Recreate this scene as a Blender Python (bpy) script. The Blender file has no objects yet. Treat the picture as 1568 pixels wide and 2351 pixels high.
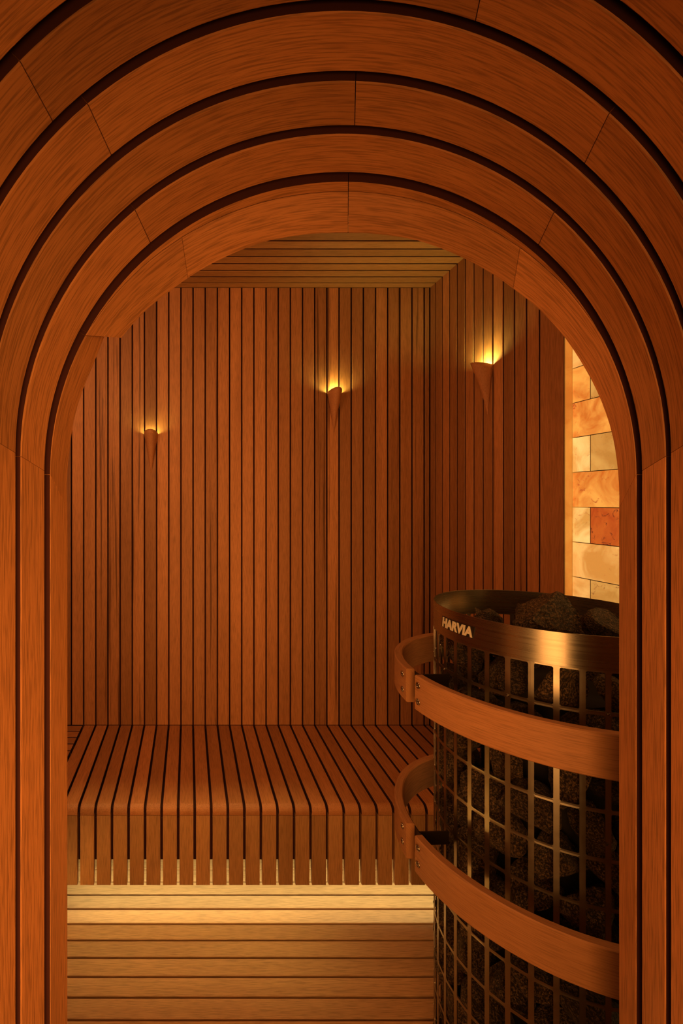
import bpy, bmesh, math, random
from mathutils import Vector, Matrix, noise
random.seed(7)
C = bpy.context.scene.collection
SC = bpy.context.scene
PI = math.pi
F = 1060.0          # focal length in pixels of the 1568 x 2351 frame
CH = 1.365          # eye height above the floor

# ---------------------------------------------------------------- camera
cd = bpy.data.cameras.new('camera'); cam = bpy.data.objects.new('camera', cd); C.objects.link(cam)
cam.location = (0, 0, CH); cam.rotation_euler = (PI/2, 0, 0)
cd.sensor_fit = 'AUTO'; cd.sensor_width = 36.0; cd.lens = 36.0*F/2351
cd.shift_x = (784-433)/2351; cd.shift_y = -(1175.5-1150)/2351
cd.clip_start = 0.02; cd.clip_end = 50
SC.camera = cam
# ---------------------------------------------------------------- world, exposure, area lights
w = bpy.data.worlds.new('world'); SC.world = w; w.use_nodes = True
bg = w.node_tree.nodes['Background']
bg.inputs[0].default_value = (1.0, 0.36, 0.08, 1); bg.inputs[1].default_value = 0.07
SC.view_settings.view_transform = 'Standard'; SC.view_settings.look = 'None'
SC.view_settings.gamma = 1; SC.view_settings.use_curve_mapping = False
SC.view_settings.exposure = 0.0

def area(name, loc, target, sx, sy, energy, color, parent=None, spread=None):
    l = bpy.data.lights.new(name, 'AREA'); l.shape = 'RECTANGLE'; l.size = sx; l.size_y = sy
    l.energy = energy; l.color = color
    if spread: l.spread = spread
    o = bpy.data.objects.new(name, l); C.objects.link(o)
    o.location = loc
    d = Vector(target)-Vector(loc)
    o.rotation_euler = d.to_track_quat('-Z', 'Y').to_euler()
    if parent: o.parent = parent
    return o
ORANGE = (1.0, 0.44, 0.11)
# unseen warm panel just behind the viewer, shaped to light the doorway lining
area('doorway_fill', (0.035, -0.12, 1.0), (0.09, 0.6, 1.0), 0.50, 1.05, 5.3, ORANGE, spread=math.radians(104))
# warm fill added out of view above the doorway, brightens the cabin walls
area('cabin_fill', (-0.55, 0.85, 2.10), (-0.25, 1.95, 1.0), 0.8, 0.25, 9.4, (1.0, 0.50, 0.19))
# narrow warm strip added overhead, unseen, to brighten the floor before the bench
area('floor_fill', (0.0, 1.38, 2.31), (0.0, 1.45, 0.0), 0.85, 0.05, 0.42, (1.0, 0.72, 0.25), spread=math.radians(15))

# ---------------------------------------------------------------- materials
def nt(name):
    m = bpy.data.materials.new(name); m.use_nodes = True
    t = m.node_tree; return m, t, t.nodes, t.links, t.nodes['Principled BSDF']
def mathn(N, L, op, a, b=None, clamp=False):
    n = N.new('ShaderNodeMath'); n.operation = op; n.use_clamp = clamp
    for i, v in enumerate((a, b)):
        if v is None: continue
        if isinstance(v, (int, float)): n.inputs[i].default_value = v
        else: L.new(v, n.inputs[i])
    return n.outputs[0]
def wood(name, c1, c2, mode='object', vary=0.5, streak=0.0, rough=0.55, grain=1.0):
    m, t, N, L, B = nt(name)
    tc = N.new('ShaderNodeTexCoord'); oi = N.new('ShaderNodeObjectInfo')
    src = tc.outputs['Object'] if mode == 'object' else tc.outputs['UV']
    off = N.new('ShaderNodeVectorMath'); off.operation = 'SCALE'
    cmb = N.new('ShaderNodeCombineXYZ')
    for i, k in enumerate((31.0, 17.0, 53.0)):
        L.new(mathn(N, L, 'MULTIPLY', oi.outputs['Random'], k), cmb.inputs[i])
    ad = N.new('ShaderNodeVectorMath'); ad.operation = 'ADD'
    L.new(src, ad.inputs[0]); L.new(cmb.outputs[0], ad.inputs[1])
    def nz(sc, detail, rough_=0.6, dist=0.0):
        mp = N.new('ShaderNodeMapping'); mp.inputs['Scale'].default_value = sc
        L.new(ad.outputs[0], mp.inputs['Vector'])
        n = N.new('ShaderNodeTexNoise'); n.inputs['Scale'].default_value = 1.0
        n.inputs['Detail'].default_value = detail; n.inputs['Roughness'].default_value = rough_
        n.inputs['Distortion'].default_value = dist
        L.new(mp.outputs[0], n.inputs['Vector']); return n.outputs['Fac']
    g = nz((1.3, 48, 48), 5, 0.62, 0.35)
    fine = nz((22, 620, 620), 2, 0.6)
    big = nz((1.6, 7, 7), 2, 0.5)
    r = N.new('ShaderNodeValToRGB'); L.new(g, r.inputs[0])
    r.color_ramp.elements[0].position = 0.25; r.color_ramp.elements[0].color = (*[x*0.6+y_*0.4 for x, y_ in zip(c2, c1)], 1)
    r.color_ramp.elements[1].position = 0.70; r.color_ramp.elements[1].color = (*c1, 1)
    # brightness: per board, broad drift, pores
    v = mathn(N, L, 'MULTIPLY_ADD', oi.outputs['Random'], vary); v.node.inputs[2].default_value = 1.0-vary*0.55
    v2 = mathn(N, L, 'MULTIPLY_ADD', big, 0.5); v2.node.inputs[2].default_value = 0.75
    fr = N.new('ShaderNodeValToRGB'); L.new(fine, fr.inputs[0])
    fr.color_ramp.elements[0].position = 0.36; fr.color_ramp.elements[1].position = 0.56
    d = 1.0-0.30*grain
    fr.color_ramp.elements[0].color = (d, d, d, 1); fr.color_ramp.elements[1].color = (1.04, 1.04, 1.04, 1)
    vv = mathn(N, L, 'MULTIPLY', mathn(N, L, 'MULTIPLY', v, v2), fr.outputs[0])
    mx = N.new('ShaderNodeVectorMath'); mx.operation = 'SCALE'
    L.new(r.outputs[0], mx.inputs[0]); L.new(vv, mx.inputs['Scale'])
    col = mx.outputs[0]
    if streak:
        s = nz((1.1, 75, 75), 3, 0.55, 0.2)
        sr = N.new('ShaderNodeValToRGB'); L.new(s, sr.inputs[0])
        sr.color_ramp.elements[0].position = 0.57; sr.color_ramp.elements[1].position = 0.66
        wn = N.new('ShaderNodeTexWhiteNoise'); wn.noise_dimensions = '1D'; L.new(oi.outputs['Random'], wn.inputs['W'])
        gate = mathn(N, L, 'GREATER_THAN', wn.outputs['Value'], 1.0-streak)
        fac = mathn(N, L, 'MULTIPLY', mathn(N, L, 'MULTIPLY', sr.outputs[0], gate), 0.75)
        mm = N.new('ShaderNodeMix'); mm.data_type = 'RGBA'
        L.new(fac, mm.inputs[0]); L.new(col, mm.inputs[6]); mm.inputs[7].default_value = (0.07, 0.022, 0.008, 1)
        col = mm.outputs[2]
    L.new(col, B.inputs['Base Color']); B.inputs['Roughness'].default_value = rough
    B.inputs['Specular IOR Level'].default_value = 0.25
    bp = N.new('ShaderNodeBump'); bp.inputs['Strength'].default_value = 0.25; bp.inputs['Distance'].default_value = 0.0006
    L.new(fine, bp.inputs['Height']); L.new(bp.outputs[0], B.inputs['Normal'])
    return m
def plain(name, c, rough=0.6, metal=0.0):
    m, t, N, L, B = nt(name)
    tc = N.new('ShaderNodeTexCoord'); n = N.new('ShaderNodeTexNoise'); n.inputs['Scale'].default_value = 30
    L.new(tc.outputs['Object'], n.inputs['Vector'])
    r = N.new('ShaderNodeValToRGB'); L.new(n.outputs['Fac'], r.inputs[0])
    r.color_ramp.elements[0].color = (*[x*0.8 for x in c], 1); r.color_ramp.elements[1].color = (*[min(1, x*1.15) for x in c], 1)
    L.new(r.outputs[0], B.inputs['Base Color'])
    B.inputs['Roughness'].default_value = rough; B.inputs['Metallic'].default_value = metal
    return m
def steel(name, rough, aniso_scale=(2, 2, 400)):
    m, t, N, L, B = nt(name)
    tc = N.new('ShaderNodeTexCoord'); mp = N.new('ShaderNodeMapping'); mp.inputs['Scale'].default_value = aniso_scale
    L.new(tc.outputs['Object'], mp.inputs['Vector'])
    n = N.new('ShaderNodeTexNoise'); n.inputs['Scale'].default_value = 1; n.inputs['Detail'].default_value = 3
    L.new(mp.outputs[0], n.inputs['Vector'])
    mr = N.new('ShaderNodeMapRange'); L.new(n.outputs['Fac'], mr.inputs[0])
    mr.inputs[3].default_value = rough*0.75; mr.inputs[4].default_value = rough*1.3
    L.new(mr.outputs[0], B.inputs['Roughness'])
    B.inputs['Metallic'].default_value = 1; B.inputs['Base Color'].default_value = (0.34, 0.29, 0.23, 1)
    return m
M = {}
M['wall'] = wood('slat_wood', (0.50, 0.215, 0.080), (0.36, 0.135, 0.046), vary=0.56, streak=0.2)
M['ceil'] = wood('ceiling_wood', (0.52, 0.235, 0.085), (0.38, 0.15, 0.05), vary=0.35)
M['bench'] = wood('bench_wood', (0.47, 0.19, 0.066), (0.36, 0.13, 0.045), vary=0.34)
M['fascia'] = wood('fascia_wood', (0.47, 0.235, 0.090), (0.38, 0.175, 0.062), vary=0.30)
M['floor'] = wood('floor_wood', (0.58, 0.33, 0.15), (0.49, 0.26, 0.11), vary=0.16)
M['arch'] = wood('arch_wood', (0.54, 0.225, 0.075), (0.41, 0.15, 0.048), mode='uv', vary=0.36, grain=1.25)
M['jamb'] = wood('jamb_wood', (0.60, 0.25, 0.085), (0.47, 0.175, 0.056), mode='uv', vary=0.16, grain=1.3)
M['rail'] = wood('rail_wood', (0.41, 0.18, 0.072), (0.34, 0.14, 0.052), mode='uv', vary=0.1, grain=0.8)
M['sconce'] = wood('sconce_wood', (0.50, 0.215, 0.085), (0.42, 0.165, 0.06), vary=0.1, grain=0.6)
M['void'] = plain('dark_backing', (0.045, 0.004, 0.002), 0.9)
M['gap_side'] = plain('gap_shade', (0.05, 0.006, 0.003), 0.9)  # gap shade as a colour, for the sides of slats and boards
M['batten'] = plain('batten_wood', (0.10, 0.035, 0.013), 0.8)
M['trim'] = wood('trim_wood', (0.56, 0.30, 0.12), (0.48, 0.22, 0.08), vary=0.1)
M['mortar'] = plain('salt_mortar', (0.30, 0.12, 0.04), 0.9)
M['steel'] = steel('brushed_steel', 0.27)
M['grille'] = steel('grille_steel', 0.32, (60, 60, 60))
M['dark_steel'] = plain('dark_steel', (0.05, 0.035, 0.025), 0.45, 0.8)
M['bolt'] = steel('bolt_steel', 0.2, (50, 50, 50))
M['black'] = plain('black_enamel', (0.012, 0.008, 0.006), 0.4)
M['letter'] = plain('letter_steel', (0.75, 0.66, 0.50), 0.45, 0.2)
M['core'] = plain('core_dark', (0.010, 0.006, 0.004), 0.9)
M['plaster'] = plain('lobby_plaster', (0.30, 0.15, 0.07), 0.9)
def stone_mat():
    m, t, N, L, B = nt('volcanic_stone')
    tc = N.new('ShaderNodeTexCoord'); oi = N.new('ShaderNodeObjectInfo')
    ad = N.new('ShaderNodeVectorMath'); ad.operation = 'ADD'
    L.new(tc.outputs['Object'], ad.inputs[0])
    c = N.new('ShaderNodeCombineXYZ'); L.new(mathn(N, L, 'MULTIPLY', oi.outputs['Random'], 9.0), c.inputs[0]); L.new(c.outputs[0], ad.inputs[1])
    n = N.new('ShaderNodeTexNoise'); n.inputs['Scale'].default_value = 14; n.inputs['Detail'].default_value = 3; n.inputs['Roughness'].default_value = 0.8
    L.new(ad.outputs[0], n.inputs['Vector'])
    n2 = N.new('ShaderNodeTexNoise'); n2.inputs['Scale'].default_value = 1.6; n2.inputs['Detail'].default_value = 4
    L.new(ad.outputs[0], n2.inputs['Vector'])
    r = N.new('ShaderNodeValToRGB'); L.new(n.outputs['Fac'], r.inputs[0])
    r.color_ramp.elements[0].position = 0.47; r.color_ramp.elements[0].color = (0.030, 0.016, 0.008, 1)
    r.color_ramp.elements[1].position = 0.64; r.color_ramp.elements[1].color = (0.42, 0.24, 0.10, 1)
    v = mathn(N, L, 'MULTIPLY_ADD', n2.outputs['Fac'], 1.3); v.node.inputs[2].default_value = 0.3
    v = mathn(N, L, 'MULTIPLY', v, mathn(N, L, 'MULTIPLY_ADD', oi.outputs['Random'], 0.8)); v.node.inputs[1].links[0].from_node.inputs[2].default_value = 0.6
    mx = N.new('ShaderNodeVectorMath'); mx.operation = 'SCALE'; L.new(r.outputs[0], mx.inputs[0]); L.new(v, mx.inputs['Scale'])
    L.new(mx.outputs[0], B.inputs['Base Color']); B.inputs['Roughness'].default_value = 0.55
    bp = N.new('ShaderNodeBump'); bp.inputs['Strength'].default_value = 0.9; bp.inputs['Distance'].default_value = 0.04
    L.new(n.outputs['Fac'], bp.inputs['Height']); L.new(bp.outputs[0], B.inputs['Normal'])
    return m
M['stone'] = stone_mat()
def salt_mat(name, c1, c2, strength, cspot=(0.45, 0.10, 0.02), spot=0.62):
    """backlit rock salt: the lamp behind the block shines through it"""
    m, t, N, L, B = nt(name)
    tc = N.new('ShaderNodeTexCoord'); oi = N.new('ShaderNodeObjectInfo')
    c = N.new('ShaderNodeCombineXYZ'); L.new(mathn(N, L, 'MULTIPLY', oi.outputs['Random'], 9.0), c.inputs[0])
    ad = N.new('ShaderNodeVectorMath'); ad.operation = 'ADD'; L.new(tc.outputs['Object'], ad.inputs[0]); L.new(c.outputs[0], ad.inputs[1])
    def nz(s, d, ro=0.6, di=0.8):
        n = N.new('ShaderNodeTexNoise'); n.inputs['Scale'].default_value = s; n.inputs['Detail'].default_value = d
        n.inputs['Roughness'].default_value = ro; n.inputs['Distortion'].default_value = di; L.new(ad.outputs[0], n.inputs['Vector']); return n.outputs['Fac']
    r = N.new('ShaderNodeValToRGB'); L.new(nz(11, 5), r.inputs[0])
    r.color_ramp.elements[0].position = 0.36; r.color_ramp.elements[0].color = (*c2, 1)
    r.color_ramp.elements[1].position = 0.62; r.color_ramp.elements[1].color = (*c1, 1)
    sr = N.new('ShaderNodeValToRGB'); L.new(nz(34, 6, 0.7, 1.2), sr.inputs[0])
    sr.color_ramp.elements[0].position = spot; sr.color_ramp.elements[1].position = spot+0.09
    mm = N.new('ShaderNodeMix'); mm.data_type = 'RGBA'
    L.new(sr.outputs[0], mm.inputs[0]); L.new(r.outputs[0], mm.inputs[6]); mm.inputs[7].default_value = (*cspot, 1)
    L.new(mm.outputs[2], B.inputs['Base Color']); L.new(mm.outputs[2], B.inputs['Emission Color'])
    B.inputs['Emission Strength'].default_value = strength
    B.inputs['Roughness'].default_value = 0.45
    bp = N.new('ShaderNodeBump'); bp.inputs['Strength'].default_value = 0.5; bp.inputs['Distance'].default_value = 0.003
    L.new(nz(45, 5), bp.inputs['Height']); L.new(bp.outputs[0], B.inputs['Normal'])
    return m
M['salt_orange'] = salt_mat('salt_orange', (0.82, 0.38, 0.065), (0.56, 0.15, 0.018), 0.92, (0.35, 0.06, 0.015), 0.60)
M['salt_pale'] = salt_mat('salt_pale', (0.92, 0.60, 0.19), (0.60, 0.30, 0.06), 0.95, (0.35, 0.13, 0.03), 0.60)
M['salt_tan'] = salt_mat('salt_tan', (0.66, 0.37, 0.085), (0.50, 0.24, 0.045), 0.85, (0.25, 0.08, 0.02), 0.59)
M['salt_red'] = salt_mat('salt_red', (0.62, 0.15, 0.02), (0.42, 0.06, 0.01), 0.75, (0.12, 0.02, 0.01), 0.58)
M['salt_light'] = salt_mat('salt_light', (0.84, 0.48, 0.13), (0.60, 0.27, 0.05), 0.90, (0.4, 0.15, 0.03), 0.62)
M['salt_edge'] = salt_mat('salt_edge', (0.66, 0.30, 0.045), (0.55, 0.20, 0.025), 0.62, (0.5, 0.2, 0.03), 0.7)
def emit(name, c, s):
    m, t, N, L, B = nt(name)
    B.inputs['Base Color'].default_value = (0.8, 0.7, 0.5, 1)
    B.inputs['Emission Color'].default_value = (*c, 1); B.inputs['Emission Strength'].default_value = s
    return m
M['led'] = emit('led_diffuser', (1.0, 0.80, 0.36), 3.0)
M['bulb'] = emit('bulb_glow', (1.0, 0.75, 0.25), 2.0)

# ---------------------------------------------------------------- helpers
def mesh_from(name, verts, faces, mat, uvs=None, smooth=False):
    me = bpy.data.meshes.new(name); me.from_pydata([tuple(v) for v in verts], [], faces); me.update()
    me.materials.append(mat)
    if uvs:
        ul = me.uv_layers.new(name='UVMap')
        for p in me.polygons:
            for li in p.loop_indices:
                ul.data[li].uv = uvs[me.loops[li].vertex_index]
    if smooth:
        for p in me.polygons: p.use_smooth = True
    return me
def fixn(me):
    bm = bmesh.new(); bm.from_mesh(me); bmesh.ops.recalc_face_normals(bm, faces=bm.faces); bm.to_mesh(me); bm.free(); return me
def link(name, me, parent=None, loc=(0, 0, 0), rot=(0, 0, 0)):
    o = bpy.data.objects.new(name, me); C.objects.link(o); o.location = loc; o.rotation_euler = rot
    if parent: o.parent = parent
    return o
def tag(o, label, cat, group=None, kind=None):
    o['label'] = label; o['category'] = cat
    if group: o['group'] = group
    if kind: o['kind'] = kind
    return o
def empty(name, loc, label, cat, group=None, kind=None, rz=0):
    o = bpy.data.objects.new(name, None); C.objects.link(o); o.location = loc; o.rotation_euler = (0, 0, rz)
    o.empty_display_size = 0.05
    return tag(o, label, cat, group, kind)
def box_me(name, sx, sy, sz, mat, ch=0.0012, dark=False):
    """box centred on the origin, long side along X, the four long edges chamfered"""
    a, b = sy/2, sz/2; c = ch
    prof = [(-a+c, -b), (a-c, -b), (a, -b+c), (a, b-c), (a-c, b), (-a+c, b), (-a, b-c), (-a, -b+c)] if c > 0 else [(-a, -b), (a, -b), (a, b), (-a, b)]
    n = len(prof); V = [(-sx/2, y, z) for y, z in prof]+[(sx/2, y, z) for y, z in prof]
    Fc = [tuple(range(n))[::-1], tuple(range(n, 2*n))]+[(i, (i+1) % n, n+(i+1) % n, n+i) for i in range(n)]
    me = fixn(mesh_from(name, V, Fc, mat))
    if dark:                       # shade of the gaps painted onto side and end faces
        me.materials.append(M['gap_side'])
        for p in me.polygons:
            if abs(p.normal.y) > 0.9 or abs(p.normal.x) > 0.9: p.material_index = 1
    return me
def slab(name, x0, x1, y0, y1, z0, z1, mat, parent=None):
    V = [(x, y, z) for x in (x0, x1) for y in (y0, y1) for z in (z0, z1)]
    Fc = [(0, 1, 3, 2), (4, 6, 7, 5), (0, 4, 5, 1), (2, 3, 7, 6), (0, 2, 6, 4), (1, 5, 7, 3)]
    return link(name, fixn(mesh_from(name, V, Fc, mat)), parent)
def join_meshes(name, parts, mat):
    bm = bmesh.new()
    for me, mat4 in parts:
        t = me.copy(); t.transform(mat4); bm.from_mesh(t); bpy.data.meshes.remove(t)
    me = bpy.data.meshes.new(name); bm.to_mesh(me); bm.free(); me.materials.append(mat); return me

P = 0.055                 # slat pitch
YB = 2.087                # face of back wall
XR = 1.091                # face of right wall
XS = 1.1075               # face of salt wall
XL = -0.95                # face of left wall
ZC = CH+0.963             # face of ceiling
YF = 0.665                # room side of front wall
TH = 0.016                # slat thickness

# ================================================================= SETTING
# ---- back wall
wb = slab('wall_back', XL-0.05, XR+0.06, YB+TH, YB+0.07, 0, ZC+0.05, M['void'])
tag(wb, 'back wall of upright brown wooden slats with narrow dark gaps, behind the bench', 'wall', kind='structure')
X0 = -0.0896               # one gap centre
def gaps(lo, hi, g0):
    k = math.ceil((lo-g0)/P); out = [lo]
    while g0+k*P < hi-1e-4:
        if g0+k*P > lo+0.004: out.append(g0+k*P)
        k += 1
    return out+[hi]
def vslat(parent, along, face, axis, me, width=None, z0=0.36, z1=ZC, mat=None, facing=1):
    if width is not None and abs(width-P) > 1e-4:
        me = box_me('wall_slat', z1-z0, width-0.0062, TH, mat or M['wall'], dark=True)
    zc = (z0+z1)/2
    if axis == 'x': o = link('slat', me, parent, (along, face+facing*TH/2, zc), (PI/2, -PI/2, 0))
    else: o = link('slat', me, parent, (face+facing*TH/2, along, zc), (0, -PI/2, 0))
    return o
# slats: local X is up; local Y the width, local Z the thickness
def place_v(o, axis):
    if axis == 'x':  # width along world X, thickness along world Y
        o.rotation_mode = 'QUATERNION'
        o.rotation_quaternion = Matrix(((0, 1, 0), (0, 0, 1), (1, 0, 0))).to_quaternion()
    else:            # width along world Y, thickness along world X
        o.rotation_mode = 'QUATERNION'
        o.rotation_quaternion = Matrix(((0, 0, 1), (0, 1, 0), (1, 0, 0))).to_quaternion() if False else Matrix(((0, 0, -1), (0, 1, 0), (1, 0, 0))).to_quaternion()
g = gaps(XL, XR, X0)
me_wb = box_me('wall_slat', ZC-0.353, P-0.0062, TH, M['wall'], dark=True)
for a, b in zip(g[:-1], g[1:]):
    o = vslat(wb, (a+b)/2, YB, 'x', me_wb, b-a, 0.353, ZC); place_v(o, 'x')
# ---- right wall (wood part), ends at the salt wall
wr = slab('wall_right', XR+TH, XR+0.07, 1.343, YB+0.02, 0, ZC+0.05, M['void'])
tag(wr, 'right-hand wall of upright brown wooden slats, between the back corner and the glowing salt', 'wall', kind='structure')
ys = [YB]+[2.0415-P*k for k in range(0, 12)]+[1.3416]
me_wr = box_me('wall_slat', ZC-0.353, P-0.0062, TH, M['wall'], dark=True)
for a, b in zip(ys[:-1], ys[1:]):
    o = vslat(wr, (a+b)/2, XR, 'y', me_wr, a-b+0.0004 if abs(a-b-P) > 1e-4 else None, 0.353, ZC); place_v(o, 'y')
# ---- left wall (not in view, but it stands there)
wl = slab('wall_left', XL-0.07, XL-TH, YF, YB+0.02, 0, ZC+0.05, M['void'])
tag(wl, 'left-hand wall of upright wooden slats', 'wall', kind='structure')
y = 2.0415
while y > 0.75:
    o = vslat(wl, y-P/2, XL, 'y', me_wr, None, 0.353, ZC, facing=-1); place_v(o, 'y'); y -= P
# ---- ceiling
ce = slab('ceiling', XL-0.05, XS+0.06, YF-0.02, YB+0.05, ZC+TH, ZC+0.07, M['void'])
tag(ce, 'ceiling of narrow wooden boards running parallel to the back wall', 'ceiling', kind='structure')
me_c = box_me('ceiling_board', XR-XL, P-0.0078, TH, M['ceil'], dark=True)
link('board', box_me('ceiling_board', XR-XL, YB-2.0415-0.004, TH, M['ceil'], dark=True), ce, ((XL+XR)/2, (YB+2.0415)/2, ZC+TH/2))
y = 2.0415
while y > 0.72:
    link('board', me_c, ce, ((XL+XR)/2, y-P/2, ZC+TH/2)); y -= P
# ---- floor
fl = slab('floor', XL-0.07, XS+0.1, -1.6, YB+0.05, -0.06, -0.02, M['batten'])
tag(fl, 'floor of wooden boards running side to side, lit yellow below the bench', 'floor', kind='structure')
me_f = box_me('floor_board', XS-XL, P-0.0062, 0.02, M['floor'])
y = 1.600+9*P
while y > -1.5:
    link('board', me_f, fl, ((XL+XS)/2, y-P/2, -0.01)); y -= P

# ---- salt wall: end of timber, lit frame edge, and the blocks
ws = slab('salt_wall', XS+0.05, XS+0.09, YF, 1.343, 0, ZC+0.02, M['batten'])
tag(ws, 'glowing backlit wall of orange and cream rock salt blocks right of the slats', 'salt wall', kind='structure')
slab('edge_trim', XR+0.0012, XS+0.05, 1.3370, 1.3412, 0, ZC, M['salt_edge'], ws)
rows_top = CH+0.382+0.1*5
def brick(y0, y1, z0, z1, mat, seed):
    """rough block with cushioned edges; face at XS"""
    rnd = random.Random(seed); g_ = 0.0010
    y0, y1, z0, z1 = y0+g_, y1-g_, z0+g_, z1-g_
    ny, nz_ = 6, 4; V = []; idx = {}
    for j in range(nz_+1):
        for i in range(ny+1):
            u, v = i/ny, j/nz_
            e = min(u, 1-u, v, 1-v)
            d = 0.0035 if e < 1e-6 else 0.0008+rnd.uniform(-0.0016, 0.0016)
            idx[i, j] = len(V); V.append((d, y0+(y1-y0)*u-(y0+y1)/2, z0+(z1-z0)*v-(z0+z1)/2))
    nb = len(V)
    corners = [(0.045, (y0-y1)/2, (z0-z1)/2), (0.045, (y1-y0)/2, (z0-z1)/2), (0.045, (y1-y0)/2, (z1-z0)/2), (0.045, (y0-y1)/2, (z1-z0)/2)]
    V += corners
    Fc = [(idx[i, j], idx[i+1, j], idx[i+1, j+1], idx[i, j+1]) for j in range(nz_) for i in range(ny)]
    Fc += [tuple([idx[i, 0] for i in range(ny+1)]+[nb+1, nb]), tuple([idx[i, nz_] for i in range(ny+1)]+[nb+2, nb+3]),
           tuple([idx[0, j] for j in range(nz_+1)]+[nb+3, nb]), tuple([idx[ny, j] for j in range(nz_+1)]+[nb+2, nb+1]), (nb, nb+1, nb+2, nb+3)]
    me = fixn(mesh_from('salt_brick', V, Fc, mat, smooth=False)); me.materials.append(M['mortar'])
    for q, p in enumerate(me.polygons):
        if q >= ny*nz_: p.material_index = 1
    o = link('salt_brick', me, ws, (XS, (y0+y1)/2, (z0+z1)/2))
    return o
special = {5: ['salt_light', 'salt_pale', 'salt_tan'], 6: ['salt_orange', 'salt_tan'], 7: ['salt_orange', 'salt_red'], 8: ['salt_pale', 'salt_tan'],
           9: ['salt_orange', 'salt_orange'], 10: ['salt_pale', 'salt_red'], 11: ['salt_light', 'salt_light'], 12: ['salt_light', 'salt_tan', 'salt_light']}
keys = ['salt_orange', 'salt_pale', 'salt_tan', 'salt_light', 'salt_light', 'salt_orange']
for r_ in range(22):
    zt = rows_top-0.1*(r_-1) + (0.0)
    zb = zt-0.1
    if zt > ZC: zt = ZC
    if zb < 0.0: zb = 0.0
    if zt-zb < 0.01: continue
    # the row whose top is at CH+0.382 has index 6
    yy = 1.3368; first = 0.0600 if r_ % 2 == 0 else 0.165
    j = 0
    while yy > YF+0.01:
        wdt = first if j == 0 else 0.2
        yn = max(yy-wdt, YF+0.005)
        ms = special.get(r_, None)
        k = ms[j] if ms and j < len(ms) else random.choice(keys)
        brick(yn, yy, zb, zt, M[k], r_*31+j)
        yy = yn; j += 1

# ================================================================= DOORWAY (deep arched wooden lining)
RT = 0.377
def ring_pt(Y, ang, dr=0.0):
    """point of the arched tunnel at depth Y; ang in degrees from the crown, right positive"""
    a = math.radians(ang); r = RT+dr
    return Vector((0.3349*Y+r*math.sin(a), Y, CH+0.233-0.3349*Y+r*math.cos(a)))
def side_pt(Y, s, tz, dr=0.0):
    zs = CH+0.233-0.3349*Y
    return Vector((0.3349*Y+s*(RT+dr), Y, zs*tz))
right_edge = [(784, 535), (874, 540), (959, 553.5), (1066.5, 595), (1131.5, 631), (1183, 668), (1234, 707.5), (1294, 772.5), (1334, 832), (1374, 907), (1404, 992), (1416.5, 1065), (1421, 1168)]
left_low = [(240, 773), (220, 827), (192, 892), (172, 955), (161, 1030), (155, 1168)]
def polar(pts, mir=False):
    out = []
    for x, y in pts:
        dx = x-788; dy = 1168-y
        out.append((abs(math.degrees(math.atan2(dx, dy))), math.hypot(dx, dy)*0.64/F))
    return sorted(out)
PR, PL = polar(right_edge), polar(left_low)
def lerp(tab, a):
    if a <= tab[0][0]: return tab[0][1]
    for (a0, r0), (a1, r1) in zip(tab[:-1], tab[1:]):
        if a <= a1: return r0+(r1-r0)*(a-a0)/(a1-a0)
    return tab[-1][1]
YE = 0.64
CX, CZ = (788-433)/F*YE, CH+(1150-1168)/F*YE
def edge_pt(ang, low=False, dr=0.0, Y=YE):
    r = lerp(PL if low else PR, abs(ang))+dr; a = math.radians(ang)
    return Vector((CX+r*math.sin(a), Y, CZ+r*math.cos(a)))
def sweep(name, A, Bc, OA, OB, mat, parent, ch=0.0012, dark=True):
    """board between front curve A and back curve Bc, with outer curves OA, OB behind it; UV u along, v across"""
    V, UV, Fc = [], [], []; n = len(A); u = 0
    for i in range(n):
        if i: u += (A[i]-A[i-1]).length
        a, b, oa, ob = A[i], Bc[i], OA[i], OB[i]
        d = (b-a).normalized()*ch; wa = (oa-a).normalized()*ch; wb_ = (ob-b).normalized()*ch
        sec = [a+wa, a+d, b-d, b+wb_, ob, oa]; wv = (b-a).length
        V += sec; UV += [(u, -ch), (u, 0), (u, wv), (u, wv+ch), (u, wv+0.02), (u, -0.02)]
    for i in range(n-1):
        for k in range(6):
            Fc.append((i*6+k, i*6+(k+1) % 6, (i+1)*6+(k+1) % 6, (i+1)*6+k))
    Fc += [tuple(range(6)), tuple(range((n-1)*6, n*6))]
    me = mesh_from(name, V, Fc, mat, UV)
    fixn(me)
    me.materials.append(M['gap_side'])  # groove shade put into the colour of the board sides
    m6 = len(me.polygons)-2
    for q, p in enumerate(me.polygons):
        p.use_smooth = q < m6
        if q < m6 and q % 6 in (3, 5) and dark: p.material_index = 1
    me.set_sharp_from_angle(angle=math.radians(25))
    o = link(name, me, parent); return o
arch = empty('door_1', (0.2, 0.4, 0), 'deep arched doorway lined with curved wooden boards and dark grooves', 'doorway', kind='structure')
MI = Matrix.Translation((-0.2, -0.4, 0))
def angs(a0, a1, step=2.5):
    n = max(2, int(abs(a1-a0)/step)+1); return [a0+(a1-a0)*i/n for i in range(n+1)]
TK = 0.014
strips = [(0.5407, 0.5834, [-40.2, 40.8]), (0.4909, 0.532, [2.0]), (0.4377, 0.4826, [-39.9, 41.9]), (0.386, 0.4297, [-45.7, 19.0]),
          (0.333, 0.3775, [-12.0, 55.0]), (0.281, 0.325, [-50.0, 30.0])]
def fin(o):
    o.data.transform(MI); return o
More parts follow.
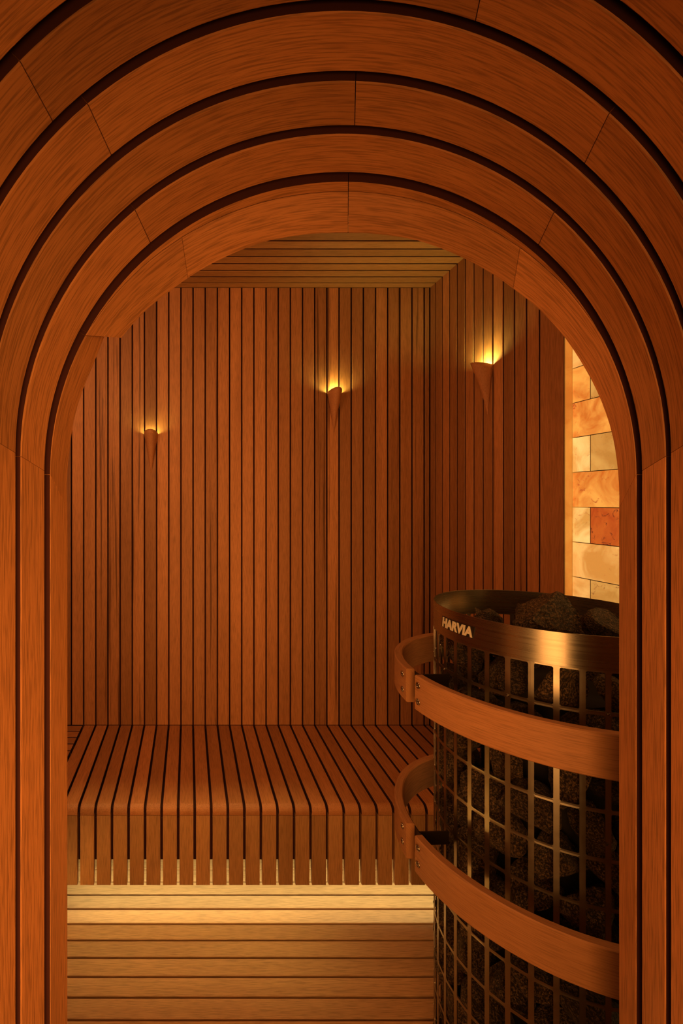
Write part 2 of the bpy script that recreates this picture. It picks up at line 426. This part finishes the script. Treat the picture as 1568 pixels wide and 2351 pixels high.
for (Y0_, Y1_, js) in strips:
    cuts = [-90]+js+[90]
    for a0, a1 in zip(cuts[:-1], cuts[1:]):
        aa = angs(a0+0.07, a1-0.07)
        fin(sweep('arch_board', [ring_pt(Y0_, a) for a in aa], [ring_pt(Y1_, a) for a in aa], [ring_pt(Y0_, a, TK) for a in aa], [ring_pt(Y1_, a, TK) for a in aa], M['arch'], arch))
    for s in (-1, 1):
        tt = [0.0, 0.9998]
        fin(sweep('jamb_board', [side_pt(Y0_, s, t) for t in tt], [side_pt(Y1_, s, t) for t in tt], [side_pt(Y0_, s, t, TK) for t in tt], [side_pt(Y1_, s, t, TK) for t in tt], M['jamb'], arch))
# innermost lining: thin lip at the crown, then the wide inner boards
YI = 0.5947
def lip_Y(a):
    if abs(a) >= 62: return YI
    return YI+0.0124*math.cos(math.radians(a*90/62))
for a0, a1 in ((-61, 1.0), (1.0, 61)):
    aa = angs(a0+0.07, a1-0.07)
    fin(sweep('arch_lip', [ring_pt(YI, a) for a in aa], [ring_pt(max(lip_Y(a)-0.0004, YI+0.0003), a, 0.0) for a in aa], [ring_pt(YI, a, TK) for a in aa], [ring_pt(lip_Y(a), a, TK) for a in aa], M['arch'], arch, 0.0002))
for a0, a1, low, b0, b1 in ((-90, -61.6, True, -90, -54.2), (-61.6, -34, False, -52.4, -34), (-34, 1.0, False, -34, 1), (1.0, 37.7, False, 1, 37.7), (37.7, 90, False, 37.7, 90)):
    aa = angs(a0+0.06, a1-0.06); bb = [b0+0.06+(b1-b0-0.12)*i/(len(aa)-1) for i in range(len(aa))]
    fin(sweep('inner_board', [ring_pt(lip_Y(a)+0.0002, a, -0.0006 if abs(a) < 60 else 0) for a in aa], [edge_pt(a, low) for a in bb],
              [ring_pt(lip_Y(a)+0.0002, a, TK) for a in aa], [edge_pt(a, low, 0.018) for a in bb], M['arch'], arch, 0.0008))
for s, px in ((-1, 155), (1, 1421)):
    xe = (px-433)/F*YE; zs = CZ
    A = [side_pt(YI, s, 0), side_pt(YI, s, 0.9998)]; Bq = [Vector((xe, YE, 0)), Vector((xe, YE, zs-0.0005))]
    fin(sweep('inner_jamb', A, Bq, [p+Vector((s*TK, 0, 0)) for p in A], [p+Vector((s*0.018, 0, 0)) for p in Bq], M['jamb'], arch, 0.0008))
# dark backing behind the grooves
V, Fc = [], []
Ys = [0.26, 0.45, 0.615]
prof = [('s', -1, 0.0), ('s', -1, 1.0)]+[('a', a, 0) for a in angs(-88, 88, 3)]+[('s', 1, 1.0), ('s', 1, 0.0)]
for Yv in Ys:
    for dr in (TK+0.0005, TK+0.02):
        for k, a, t in prof:
            V.append(side_pt(Yv, a, t, dr) if k == 's' else ring_pt(Yv, a, dr))
n = len(prof)
for r_ in range(len(Ys)-1):
    for q in (0, 1):
        b0 = (r_*2+q)*n; b1 = ((r_+1)*2+q)*n
        for i in range(n-1): Fc.append((b0+i, b0+i+1, b1+i+1, b1+i))
for r_ in (0, len(Ys)-1):
    b0 = r_*2*n
    for i in range(n-1): Fc.append((b0+i, b0+i+1, b0+n+i+1, b0+n+i))
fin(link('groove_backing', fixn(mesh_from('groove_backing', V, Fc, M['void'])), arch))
# front wall of the cabin with the arched hole, and the lobby side
def holed_wall(name, inner, rect, Y0_, Y1_, mat):
    x0, x1, z1 = rect; V, Fc = [], []; n = len(inner)
    outer = []
    cx_, cz_ = (inner[0].x+inner[-1].x)/2, CZ
    for p in inner:
        dx, dz = p.x-cx_, p.z-cz_
        if dz <= 1e-6: outer.append((x0 if dx < 0 else x1, p.z)); continue
        k = min(((x1-cx_)/dx if dx > 1e-9 else (x0-cx_)/dx if dx < -1e-9 else 1e9), (z1-cz_)/dz)
        outer.append((cx_+dx*k, cz_+dz*k))
    for Yv in (Y0_, Y1_):
        V += [(p.x, Yv, p.z) for p in inner]+[(ox, Yv, oz) for ox, oz in outer]
    for q in (0, 1):
        b = q*2*n
        for i in range(n-1): Fc.append((b+i, b+i+1, b+n+i+1, b+n+i))
    for i in range(n-1):
        Fc.append((i, i+1, 2*n+i+1, 2*n+i)); Fc.append((n+i, n+i+1, 3*n+i+1, 3*n+i))
    # corner fillers so the rectangle is full
    return link(name, fixn(mesh_from(name, V, Fc, mat)))
def corner_angles(cx_, x0, x1, z1):
    return [math.degrees(math.atan2(x0-cx_, z1-CZ)), math.degrees(math.atan2(x1-cx_, z1-CZ))]
aa = sorted(set([round(a, 3) for a in angs(-90, 90, 4)]+corner_angles(CX, XL, XS, ZC+0.02)))
inner = [edge_pt(a, False, 0.03) for a in aa]
inner = [Vector((inner[0].x, YE, 0))]+inner+[Vector((inner[-1].x, YE, 0))]
wf = holed_wall('wall_front', inner, (XL, XS+0.09, ZC+0.02), 0.63, YF-TH, M['batten'])
tag(wf, 'front wall of the cabin around the arched doorway', 'wall', kind='structure')
for xa in [XL+P*(0.5+k) for k in range(12)]+[0.70+P*k for k in range(8)]:
    if -0.25 < xa < 0.66: continue
    o = link('slat', me_wb, wf, (xa, YF-TH/2, (0.353+ZC)/2)); place_v(o, 'x')
aa2 = sorted(set([round(a, 3) for a in angs(-90, 90, 4)]+corner_angles(0.3349*0.26, -1.4, 1.6, 2.6)))
inn2 = [ring_pt(0.26, a, 0.012) for a in aa2]
inn2 = [Vector((inn2[0].x, 0, 0))]+inn2+[Vector((inn2[-1].x, 0, 0))]
wl2 = holed_wall('wall_lobby', inn2, (-1.4, 1.6, 2.6), 0.24, 0.262, M['plaster'])
tag(wl2, 'lobby side of the wall around the arched doorway', 'wall', kind='structure')

# ================================================================= BENCH
ZS = CH-1.014
YN = 1.532                     # face of the fascia
bench = empty('bench', (0.3, 1.8, 0), 'long brown slatted bench with rounded front edge, along the back wall', 'bench')
def L_(p): return (p[0]-0.3, p[1]-1.8, p[2])
def extrude_x(name, prof, wdt, mat, ch=0.001):
    """profile in (y, z) extruded along x by wdt, rim slightly chamfered"""
    n = len(prof); cy_ = sum(p[0] for p in prof)/n; cz_ = sum(p[1] for p in prof)/n
    V = []
    def shrink(p, k):
        d = Vector((cy_-p[0], cz_-p[1])); return p
    ins = []
    for i in range(n):
        p = Vector(prof[i]); a = Vector(prof[i-1]); b = Vector(prof[(i+1) % n])
        e1 = (p-a).normalized(); e2 = (b-p).normalized()
        nn = Vector((-(e1+e2).y, (e1+e2).x))
        if nn.length < 1e-6: nn = Vector((0, 0))
        nn.normalize(); ins.append(p+nn*ch)
    for x, pr in ((-wdt/2, ins), (-wdt/2+ch, prof), (wdt/2-ch, prof), (wdt/2, ins)):
        V += [(x, p[0], p[1]) for p in pr]
    Fc = [tuple(range(n))[::-1], tuple(range(3*n, 4*n))]
    for k in range(3):
        for i in range(n): Fc.append((k*n+i, k*n+(i+1) % n, (k+1)*n+(i+1) % n, (k+1)*n+i))
    return fixn(mesh_from(name, V, Fc, mat))
# profile counter-clockwise in (y,z): back bottom ... using mapping so that inward = left normal
RN = 0.022
nose = [(YB-0.001, ZS-0.02), (YB-0.001, ZS)]
nose += [(YN+RN-RN*math.sin(math.radians(t)), ZS-RN+RN*math.cos(math.radians(t))) for t in (0, 15, 30, 45, 60, 75, 90)]
nose += [(YN, CH-1.0430), (YN+0.02, CH-1.0430), (YN+0.02, ZS-0.02)]
GB = 0.0088
def bench_slat_mesh(wdt):
    me = extrude_x('seat_slat', nose, wdt, M['bench']); me.materials.append(M['gap_side'])  # shade between seat slats painted on their sides
    for p in me.polygons:
        if abs(p.normal.x) > 0.9: p.material_index = 1
    return me
# local frame: grain runs along local X, so build rotated: swap axes
def to_grain_y(me):
    # rotate so that the long (world y) axis becomes local x: x'=y, y'=-x
    me.transform(Matrix(((0, 1, 0, 0), (-1, 0, 0, 0), (0, 0, 1, 0), (0, 0, 0, 1)))); return me
seat_me = to_grain_y(bench_slat_mesh(P-GB)); fas_me = box_me('fascia_slat', 0.3205-0.0905, P-GB, 0.018, M['fascia'], 0.001)
gx = [X0+P*k for k in range(-7, 22)]+[XR]
for a, b in zip(gx[:-1], gx[1:]):
    me = seat_me if abs(b-a-P) < 1e-4 else to_grain_y(bench_slat_mesh(b-a-GB))
    o = link('seat_slat', me, bench, L_(((a+b)/2, 0, 0)), (0, 0, PI/2))
gxf = [X0+P*k for k in range(-7, 22)]+[XR]
for a, b in zip(gxf[:-1], gxf[1:]):
    me = fas_me if abs(b-a-P) < 1e-4 else box_me('fascia_slat', 0.23, b-a-GB, 0.018, M['fascia'], 0.001)
    o = link('fascia_slat', me, bench, L_(((a+b)/2, YN+0.009, (0.3205+0.0905)/2))); place_v(o, 'x')
xb = gx[0]
# dark board under the seat, rail behind the fascia
slab('seat_support', xb+0.002-0.3, XR-0.3, YN+0.024-1.8, YB-1.8, ZS-0.05, ZS-0.0215, M['void'], bench)
slab('batten', xb+0.002-0.3, XR-0.3, YN+0.0185-1.8, YN+0.040-1.8, CH-1.2035, ZS-0.0505, M['void'], bench)
slab('riser_board', xb+0.03-0.3, XR-0.002-0.3, YB-0.02-1.8, YB-0.004-1.8, 0.002, ZS-0.052, M['trim'], bench)
# left bench (boards run from wall to the long bench)
lb = empty('bench', (-0.7, 1.8, 0), 'left-hand bench, its boards running side to side, partly hidden by the jamb', 'bench')
wd = 0.0526
bl_prof_x = xb-GB/2                      # its front edge
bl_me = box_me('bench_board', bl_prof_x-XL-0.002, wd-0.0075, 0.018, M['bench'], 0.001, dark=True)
y = YB-0.001
while y > 0.74:
    link('bench_board', bl_me, lb, ((XL+bl_prof_x)/2+0.7, y-wd/2-1.8, ZS-0.009)); y -= wd
slab('bench_frame', XL+0.7, xb+0.7-GB/2-0.03, y+0.01-1.8, YB-1.8, ZS-0.0215, ZS-0.0185, M['void'], lb)
fl_me = box_me('fascia_slat', ZS-0.019-0.0905, wd-0.0045, 0.018, M['fascia'], 0.001)
yy = YN-0.032
while yy > 0.76:
    o = link('fascia_slat', fl_me, lb, (bl_prof_x-0.012+0.7, yy-1.8, (ZS-0.019+0.0905)/2)); place_v(o, 'y'); yy -= wd
slab('batten', bl_prof_x-0.045+0.7, bl_prof_x-0.0215+0.7, 0.76-1.8, YN-0.01-1.8, CH-1.2035, ZS-0.0216, M['void'], lb)
# LED strip under the bench
led = empty('led_strip', (0.31, 1.592, 0.155), 'yellow-white light strip hidden under the bench front', 'light strip')
slab('profile', -0.76, 0.76, -0.011, 0.009, 0.003, 0.010, M['dark_steel'], led)
link('diffuser', box_me('diffuser', 1.51, 0.012, 0.003, M['led'], 0.0008), led, (0, -0.001, 0.001))
area('glow', (0.0, -0.001, -0.0025), (0.0, 0.35, -1), 1.50, 0.010, 2.3, (1.0, 0.93, 0.50), led)
led2 = empty('led_strip', (bl_prof_x-0.060, 1.13, 0.155), 'yellow-white light strip hidden under the left-hand bench front', 'light strip')
slab('profile', -0.011, 0.009, -0.36, 0.36, 0.003, 0.010, M['dark_steel'], led2)
o = link('diffuser', box_me('diffuser', 0.70, 0.012, 0.003, M['led'], 0.0008), led2, (0, 0, 0.001)); o.rotation_euler = (0, 0, PI/2)
area('glow', (0, 0, -0.0025), (0, 0, -1), 0.010, 0.70, 10.0, (1.0, 0.88, 0.38), led2)

# ================================================================= WALL LIGHTS
def sconce(base, facing, label, energy, lean=0.0):
    """half cone of turned wood with an open top, tip down; base = point on wall at rim height, facing = rotation about Z"""
    t = empty('wall_sconce', base, label, 'wall light', 'wooden cone wall lights', rz=facing)
    W2, D, H = 0.032, 0.060, 0.175
    V, Fc = [], []; nA, nH = 16, 12
    def surf(k, j, inn=0.0):
        v = k/nH; s = (1-v)**1.15*0.86+0.14*(1-v)**0.35 if v < 1 else 0
        s = max(s, 0.03)
        a = PI*j/nA
        rx = max(W2*s-inn, 0.0004); ry = max(D*s*(0.55+0.45*(1-v))-inn, 0.0004)
        lip = 0.015*math.sin(a)*(1-v)**3
        return Vector((rx*math.cos(a), -ry*math.sin(a), -H*v+lip))
    for inn in (0.0, 0.003):
        for k in range(nH+1):
            for j in range(nA+1): V.append(surf(k, j, inn))
    S = (nH+1)*(nA+1)
    for q in (0, 1):
        for k in range(nH):
            for j in range(nA):
                a = q*S+k*(nA+1)+j; Fc.append((a, a+1, a+nA+2, a+nA+1))
    for j in range(nA): Fc.append((j, j+1, S+j+1, S+j))
    for k in range(nH):
        for j in (0, nA):
            a = k*(nA+1)+j; Fc.append((a, a+nA+1, S+a+nA+1, S+a))
    me = fixn(mesh_from('shade', V, Fc, M['sconce'], smooth=True))
    me.transform(Matrix(((0, 0, 1, 0), (0, 1, 0, 0), (-1, 0, 0, 0), (0, 0, 0, 1))))
    sh = link('shade', me, t, (0, 0, 0), (0, PI/2, 0))
    sh.rotation_euler = (0, -PI/2, 0)
    bl = bpy.data.meshes.new('bulb'); bm = bmesh.new(); bmesh.ops.create_uvsphere(bm, u_segments=12, v_segments=8, radius=0.007)
    bm.to_mesh(bl); bm.free(); bl.materials.append(M['bulb']); link('bulb', bl, t, (0, -0.020, -0.028))
    l = bpy.data.lights.new('bulb_light', 'POINT'); l.energy = energy; l.color = (0.92, 1.0, 0.30); l.shadow_soft_size = 0.009
    o = bpy.data.objects.new('bulb_light', l); C.objects.link(o); o.parent = t; o.location = (0, -0.020, -0.008)
    return t
def wx(px, Y): return (px-433)/F*Y
def wz(py, Y): return CH+(1150-py)/F*Y
sconce((wx(347, YB), YB-0.0005, wz(997, YB)), 0, 'small wooden cone wall light, the lowest one, left on the back wall', 0.42)
sconce((wx(766.5, YB), YB-0.0005, wz(903, YB)), 0, 'wooden cone wall light with yellow glow, centre of the back wall', 1.2)
sconce((XR-0.0005, 1.684, wz(838, 1.66)), -PI/2, 'wooden cone wall light on the right-hand wall, nearest the salt blocks', 2.2)

# ================================================================= STOVE
SX, SY, SR = 0.7724, 1.0, 0.2140
ZR = CH-0.233
st = empty('sauna_stove', (SX, SY, 0), 'tall round steel sauna stove of square mesh filled with dark stones', 'stove')
def cyl(r, phi, z):     # phi in degrees from the viewer's side (-y) towards the left (-x)
    a = math.radians(phi); return Vector((-r*math.sin(a), -r*math.cos(a), z))
def ring_mesh(name, r0, r1, z0, z1, a0, a1, mat, seg=96, ch=0.0008, closed=False):
    V, Fc, UV = [], [], []
    prof = [(r1-ch, z0), (r1, z0+ch), (r1, z1-ch), (r1-ch, z1), (r0+ch, z1), (r0, z1-ch), (r0, z0+ch), (r0+ch, z0)]
    vv = [0, 0.001, z1-z0, z1-z0+0.001, z1-z0+r1-r0, z1-z0+0.02, 2*(z1-z0), 2*(z1-z0)+0.01]
    n = seg if closed else seg+1
    for i in range(n):
        a = a0+(a1-a0)*i/seg
        for (r, z), v_ in zip(prof, vv): V.append(cyl(r, a, z)); UV.append((math.radians(a)*r1, v_))
    for i in range(seg):
        j = (i+1) % n
        for k in range(8): Fc.append((i*8+k, i*8+(k+1) % 8, j*8+(k+1) % 8, j*8+k))
    if not closed: Fc += [tuple(range(8)), tuple(range((n-1)*8, n*8))]
    me = fixn(mesh_from(name, V, Fc, mat, UV))
    for p in me.polygons: p.use_smooth = len(p.vertices) == 4
    try: me.set_sharp_from_angle(angle=math.radians(32))
    except Exception: pass
    return me
link('rim_band', ring_mesh('rim_band', SR-0.0016, SR, ZR-0.060, ZR, 0, 360, M['steel'], 128, 0.0003, True), st)
link('base_ring', ring_mesh('base_ring', SR-0.004, SR, 0.0, 0.045, 0, 360, M['steel'], 96, 0.0005, True), st)
# perforated mesh sheet with rounded windows
NC = 37; dphi = 360/NC; lines = [0.3665+0.0842*k for k in range(12)]
tops = [0.2925]+lines; V, Fc = [], []
def rounded(hw, hh, r, n=4):
    pts = []
    for cx_, cy_, a0 in ((hw-r, hh-r, 0), (-hw+r, hh-r, 90), (-hw+r, -hh+r, 180), (hw-r, -hh+r, 270)):
        for i in range(n+1):
            a = math.radians(a0+90*i/n); pts.append((cx_+r*math.cos(a), cy_+r*math.sin(a)))
    return pts
def rect_match(hw, hh):
    pts = []
    for sx_, sy_, first in ((1, 1, 'x'), (-1, 1, 'y'), (-1, -1, 'x'), (1, -1, 'y')):
        q = [(sx_*hw, sy_*hh*0.8), (sx_*hw, sy_*hh*0.9), (sx_*hw, sy_*hh), (sx_*hw*0.9, sy_*hh), (sx_*hw*0.8, sy_*hh)]
        pts += q if first == 'x' else q[::-1]
    return pts
BW, BH = 0.0088, 0.0066
cell_w = 2*PI*SR/NC
for c_ in range(NC):
    ph = 14.0+dphi*(c_+0.5)
    for h0, h1 in zip(tops[:-1], tops[1:]):
        zt, zb = CH-h0, CH-h1
        if zb < 0.03: zb = 0.03
        zc = (zt+zb)/2; hh = (zt-zb)/2; hw = cell_w/2
        out = rect_match(hw, hh); top_extra = BH/2 if h0 > 0.3 else 0.002
        inn = rounded(hw-BW/2, hh-BH/2, 0.0028)
        b = len(V); n = len(inn)
        for r in (SR-0.0003, SR-0.0018):
            for pts in (out, inn):
                for (u, v_) in pts:
                    V.append(cyl(r, ph-math.degrees(u/SR), zc+v_))
        for i in range(n):
            j = (i+1) % n
            Fc.append((b+i, b+j, b+n+j, b+n+i))
            Fc.append((b+2*n+i, b+2*n+j, b+3*n+j, b+3*n+i))
            Fc.append((b+n+i, b+n+j, b+3*n+j, b+3*n+i))
me = fixn(mesh_from('mesh_sheet', V, Fc, M['grille']))
link('mesh_sheet', me, st)
link('inner_tube', ring_mesh('inner_tube', 0.112, 0.117, 0.03, 0.96, 0, 360, M['core'], 32, 0.001, True), st)
me = fixn(mesh_from('inner_lid', [cyl(0.116, a, 0.968) for a in range(0, 360, 15)]+[cyl(0.116, a, 0.9605) for a in range(0, 360, 15)],
    [tuple(range(24)), tuple(range(24, 48))]+[(i, (i+1) % 24, 24+(i+1) % 24, 24+i) for i in range(24)], M['core']))
link('inner_lid', me, st)
# name plate: steel letters on a dark slanted plate
fc = bpy.data.curves.new('lettering', 'FONT'); fc.body = 'HARVIA'; fc.size = 0.031; fc.shear = 0.18; fc.extrude = 0.0006; fc.offset = 0.0014
fc.space_character = 1.02; fc.align_x = 'CENTER'; fc.align_y = 'CENTER'
fo = bpy.data.objects.new('lettering_source', fc); C.objects.link(fo)
bpy.context.view_layer.update()
lm = bpy.data.meshes.new_from_object(fo.evaluated_get(bpy.context.evaluated_depsgraph_get()))
C.objects.unlink(fo); bpy.data.objects.remove(fo)
xs_ = [v.co.x for v in lm.vertices]; ys_ = [v.co.y for v in lm.vertices]
wid = max(xs_)-min(xs_); mx_ = (max(xs_)+min(xs_))/2; my_ = (max(ys_)+min(ys_))/2; hei = max(ys_)-min(ys_)
PH0, ZL = 82.0, CH-0.2645; TW, THt = 0.088, 0.0215
for v in lm.vertices:
    u = (v.co.x-mx_)*TW/wid; h = (v.co.y-my_)*THt/hei
    v.co = cyl(SR+0.0016+v.co.z, PH0-math.degrees(u/SR), ZL+h)
lm.materials.clear(); lm.materials.append(M['letter']); lm.update()
plate_c = []
for r in (SR+0.0001, SR+0.0013):
    for i in range(13):
        u = -TW/2-0.003+(TW+0.006)*i/12
        for h in (-THt/2-0.0012, THt/2+0.0012):
            plate_c.append(cyl(r, PH0-math.degrees((u+h*0.18)/SR), ZL+h))
Fc = []
for q in (0, 1):
    for i in range(12): Fc.append((q*26+2*i, q*26+2*i+2, q*26+2*i+3, q*26+2*i+1))
for i in range(12):
    for s in (0, 1): Fc.append((2*i+s, 2*i+2+s, 26+2*i+2+s, 26+2*i+s))
Fc += [(0, 1, 27, 26), (24, 25, 51, 50)]
np_ = link('name_plate', fixn(mesh_from('name_plate', plate_c, Fc, M['black'])), st); np_['label'] = 'black name plate reading HARVIA'
lt = link('lettering', lm, np_); lt['label'] = 'steel letters HARVIA'
# wooden guard rails, each of two bent pieces, on steel brackets with bolts
def screw(r, phi, z, parent, rr=0.0052):
    bm = bmesh.new()
    prof = [(rr*1.25, 0.0004), (rr*1.25, 0.0014), (rr, 0.0022), (rr*0.72, 0.0010), (rr*0.62, -0.0004), (rr*0.45, 0.0012), (0.0002, 0.0016)]
    n = 14; V, Fc = [], []
    for (q, h) in prof:
        for i in range(n): V.append((q*math.cos(2*PI*i/n), q*math.sin(2*PI*i/n), h))
    for k in range(len(prof)-1):
        for i in range(n): Fc.append((k*n+i, k*n+(i+1) % n, (k+1)*n+(i+1) % n, (k+1)*n+i))
    Fc.append(tuple(range((len(prof)-1)*n, len(prof)*n)))
    bm.free()
    me = fixn(mesh_from('bolt', V, Fc, M['bolt'], smooth=True))
    o = link('bolt', me, parent, cyl(r, phi, z))
    d = cyl(1, phi, 0); o.rotation_euler = d.to_track_quat('Z', 'Y').to_euler(); return o
RO, RI = 0.2985, 0.2800
PJ = 87.8
for hi, (H0, H1) in enumerate(((0.3655, 0.4385), (0.7030, 0.7800))):
    z1, z0 = CH-H0, CH-H1
    front = link('guard_rail', ring_mesh('guard_rail', RI, RO, z0, z1, -92, PJ-3.5, M['rail'], 80, 0.0022), st)
    back = link('guard_rail', ring_mesh('guard_rail', RI, RO, z0, z1, PJ+3.5, 264, M['rail'], 80, 0.0022), st)
    for dz in (0.018, 0.052):
        screw(RO, PJ-5.7, z1-dz, front); screw(RO, PJ+7.0, z1-dz, back)
    for pb in (PJ, PJ-96, PJ+80, PJ+170):
        # flat steel bracket: a radial bar with a curved foot behind the rail
        V = []
        for da in (-0.35, 0.35):
            for r in (SR+0.0003, RI-0.0005):
                for z in (z1-0.034, z1-0.006): V.append(cyl(r, pb+da, z))
        Fq = [(0, 1, 3, 2), (4, 6, 7, 5), (0, 4, 5, 1), (2, 3, 7, 6), (0, 2, 6, 4), (1, 5, 7, 3)]
        br = link('bracket', fixn(mesh_from('bracket', V, Fq, M['dark_steel'])), st)
        link('bracket_foot', ring_mesh('bracket_foot', RI-0.003, RI-0.0003, z1-0.062, z1-0.006, pb-8, pb+8, M['dark_steel'], 8, 0.0004), br)
for k in range(-4, 20):   # small bolt heads on the mesh crossings below the upper rail
    if k % 4 == 0: screw(SR, 14+dphi*k, CH-0.3665, st, 0.0022)

# ---- stones
def stone_mesh(seed, ridged=False, sub=3):
    rnd = random.Random(seed); bm = bmesh.new(); bmesh.ops.create_icosphere(bm, subdivisions=sub, radius=1.0)
    planes = []
    for _ in range(8):
        d = Vector((rnd.gauss(0, 1), rnd.gauss(0, 1), rnd.gauss(0, 1))).normalized(); planes.append((d, rnd.uniform(0.36, 0.72)))
    off = Vector((rnd.uniform(0, 50), rnd.uniform(0, 50), rnd.uniform(0, 50)))
    for v in bm.verts:
        p = v.co.copy()
        for d, k in planes:
            q = p.dot(d)
            if q > k: p -= d*(q-k)*0.96
        p += v.co*0.06*noise.noise(p*3.5+off)+v.co*0.035*noise.noise(p*9+off)
        if ridged: p += v.co*0.022*math.sin(26*(p.z+0.35*p.x)+3*noise.noise(p*2+off))
        v.co = p
    me = bpy.data.meshes.new('stone'); bm.to_mesh(me); bm.free(); me.materials.append(M['stone'])
    return me
variants = [stone_mesh(100+i) for i in range(9)]
rnd = random.Random(5); seen, made = [], []
GRP = 'dark stones packed behind the stove mesh'
def add_stone(me, p, s, rot, label=None, grp=GRP):
    o = link('sauna_stone', me, None, p, rot); o.scale = s
    tag(o, label or 'dark rough stone packed behind the mesh of the round stove', 'stone', grp); return o
for row in range(13):
    z = 0.080+row*0.0775
    nst = 12; ph0 = row*15
    for i in range(nst):
        ph = ph0+360*i/nst+rnd.uniform(-3, 3)
        s = rnd.uniform(0.050, 0.058)
        sc = (s*rnd.uniform(0.95, 1.15), s*rnd.uniform(0.85, 1.0), s*rnd.uniform(0.8, 1.0))
        rr = SR-0.006-max(sc)*0.74
        p = cyl(rr, ph, z+rnd.uniform(-0.006, 0.006))+Vector((SX, SY, 0))
        phn = (ph+180) % 360-180
        lab = 'dark rough stone packed behind the mesh on the far side of the stove'
        made.append([row, phn, None])
        made[-1][2] = add_stone(variants[rnd.randrange(9)], p, sc, (rnd.uniform(0, 6), rnd.uniform(0, 6), rnd.uniform(0, 6)), lab)
ORD = ['first', 'second', 'third', 'fourth', 'fifth', 'sixth', 'seventh', 'eighth', 'ninth', 'tenth', 'eleventh', 'twelfth', 'thirteenth', 'fourteenth']
for row in range(13):
    vis = sorted([m for m in made if m[0] == row and -20 < m[1] < 112], key=lambda m: -m[1])
    for i, m in enumerate(vis):
        m[2]['label'] = 'dark rough stone behind stove mesh, %s row below the rim, %s from left' % (ORD[12-row], ORD[i])
tg = 'stones lying on top of the stove'
tops_ = [((0.735, 0.955, CH-0.243), (0.088, 0.062, 0.062), (0.15, 0.35, 0.25), 'large angular ridged stone, biggest on top of the stove', True),
         ((0.632, 0.990, CH-0.266), (0.046, 0.038, 0.038), (0.5, 0.2, 0.9), 'small dark stone left of the big ridged stone on the stove', False),
         ((0.868, 0.960, CH-0.262), (0.056, 0.042, 0.038), (0.2, 0.5, 0.2), 'brown sloping stone right of the big ridged stone', False),
         ((0.845, 0.890, CH-0.284), (0.050, 0.035, 0.022), (0.1, 0.1, 0.6), 'flat brown stone at the front rim of the stove', False),
         ((0.690, 1.075, CH-0.278), (0.040, 0.036, 0.030), (1.1, 0.3, 0.4), 'stone behind the big ridged stone on the stove', False),
         ((0.790, 1.090, CH-0.285), (0.044, 0.040, 0.030), (0.6, 1.3, 0.4), 'stone at the far rim on top of the stove', False),
         ((0.905, 1.060, CH-0.290), (0.036, 0.034, 0.028), (0.2, 0.3, 1.4), 'rightmost stone near the far rim on top of the stove', False),
         ((0.650, 0.900, CH-0.305), (0.036, 0.034, 0.026), (0.7, 0.3, 1.2), 'low stone close to the name plate inside the stove rim', False)]
for i, (p, s, r, lab, rid) in enumerate(tops_):
    add_stone(stone_mesh(300+i, rid, 4 if rid else 3), p, s, r, lab, tg)
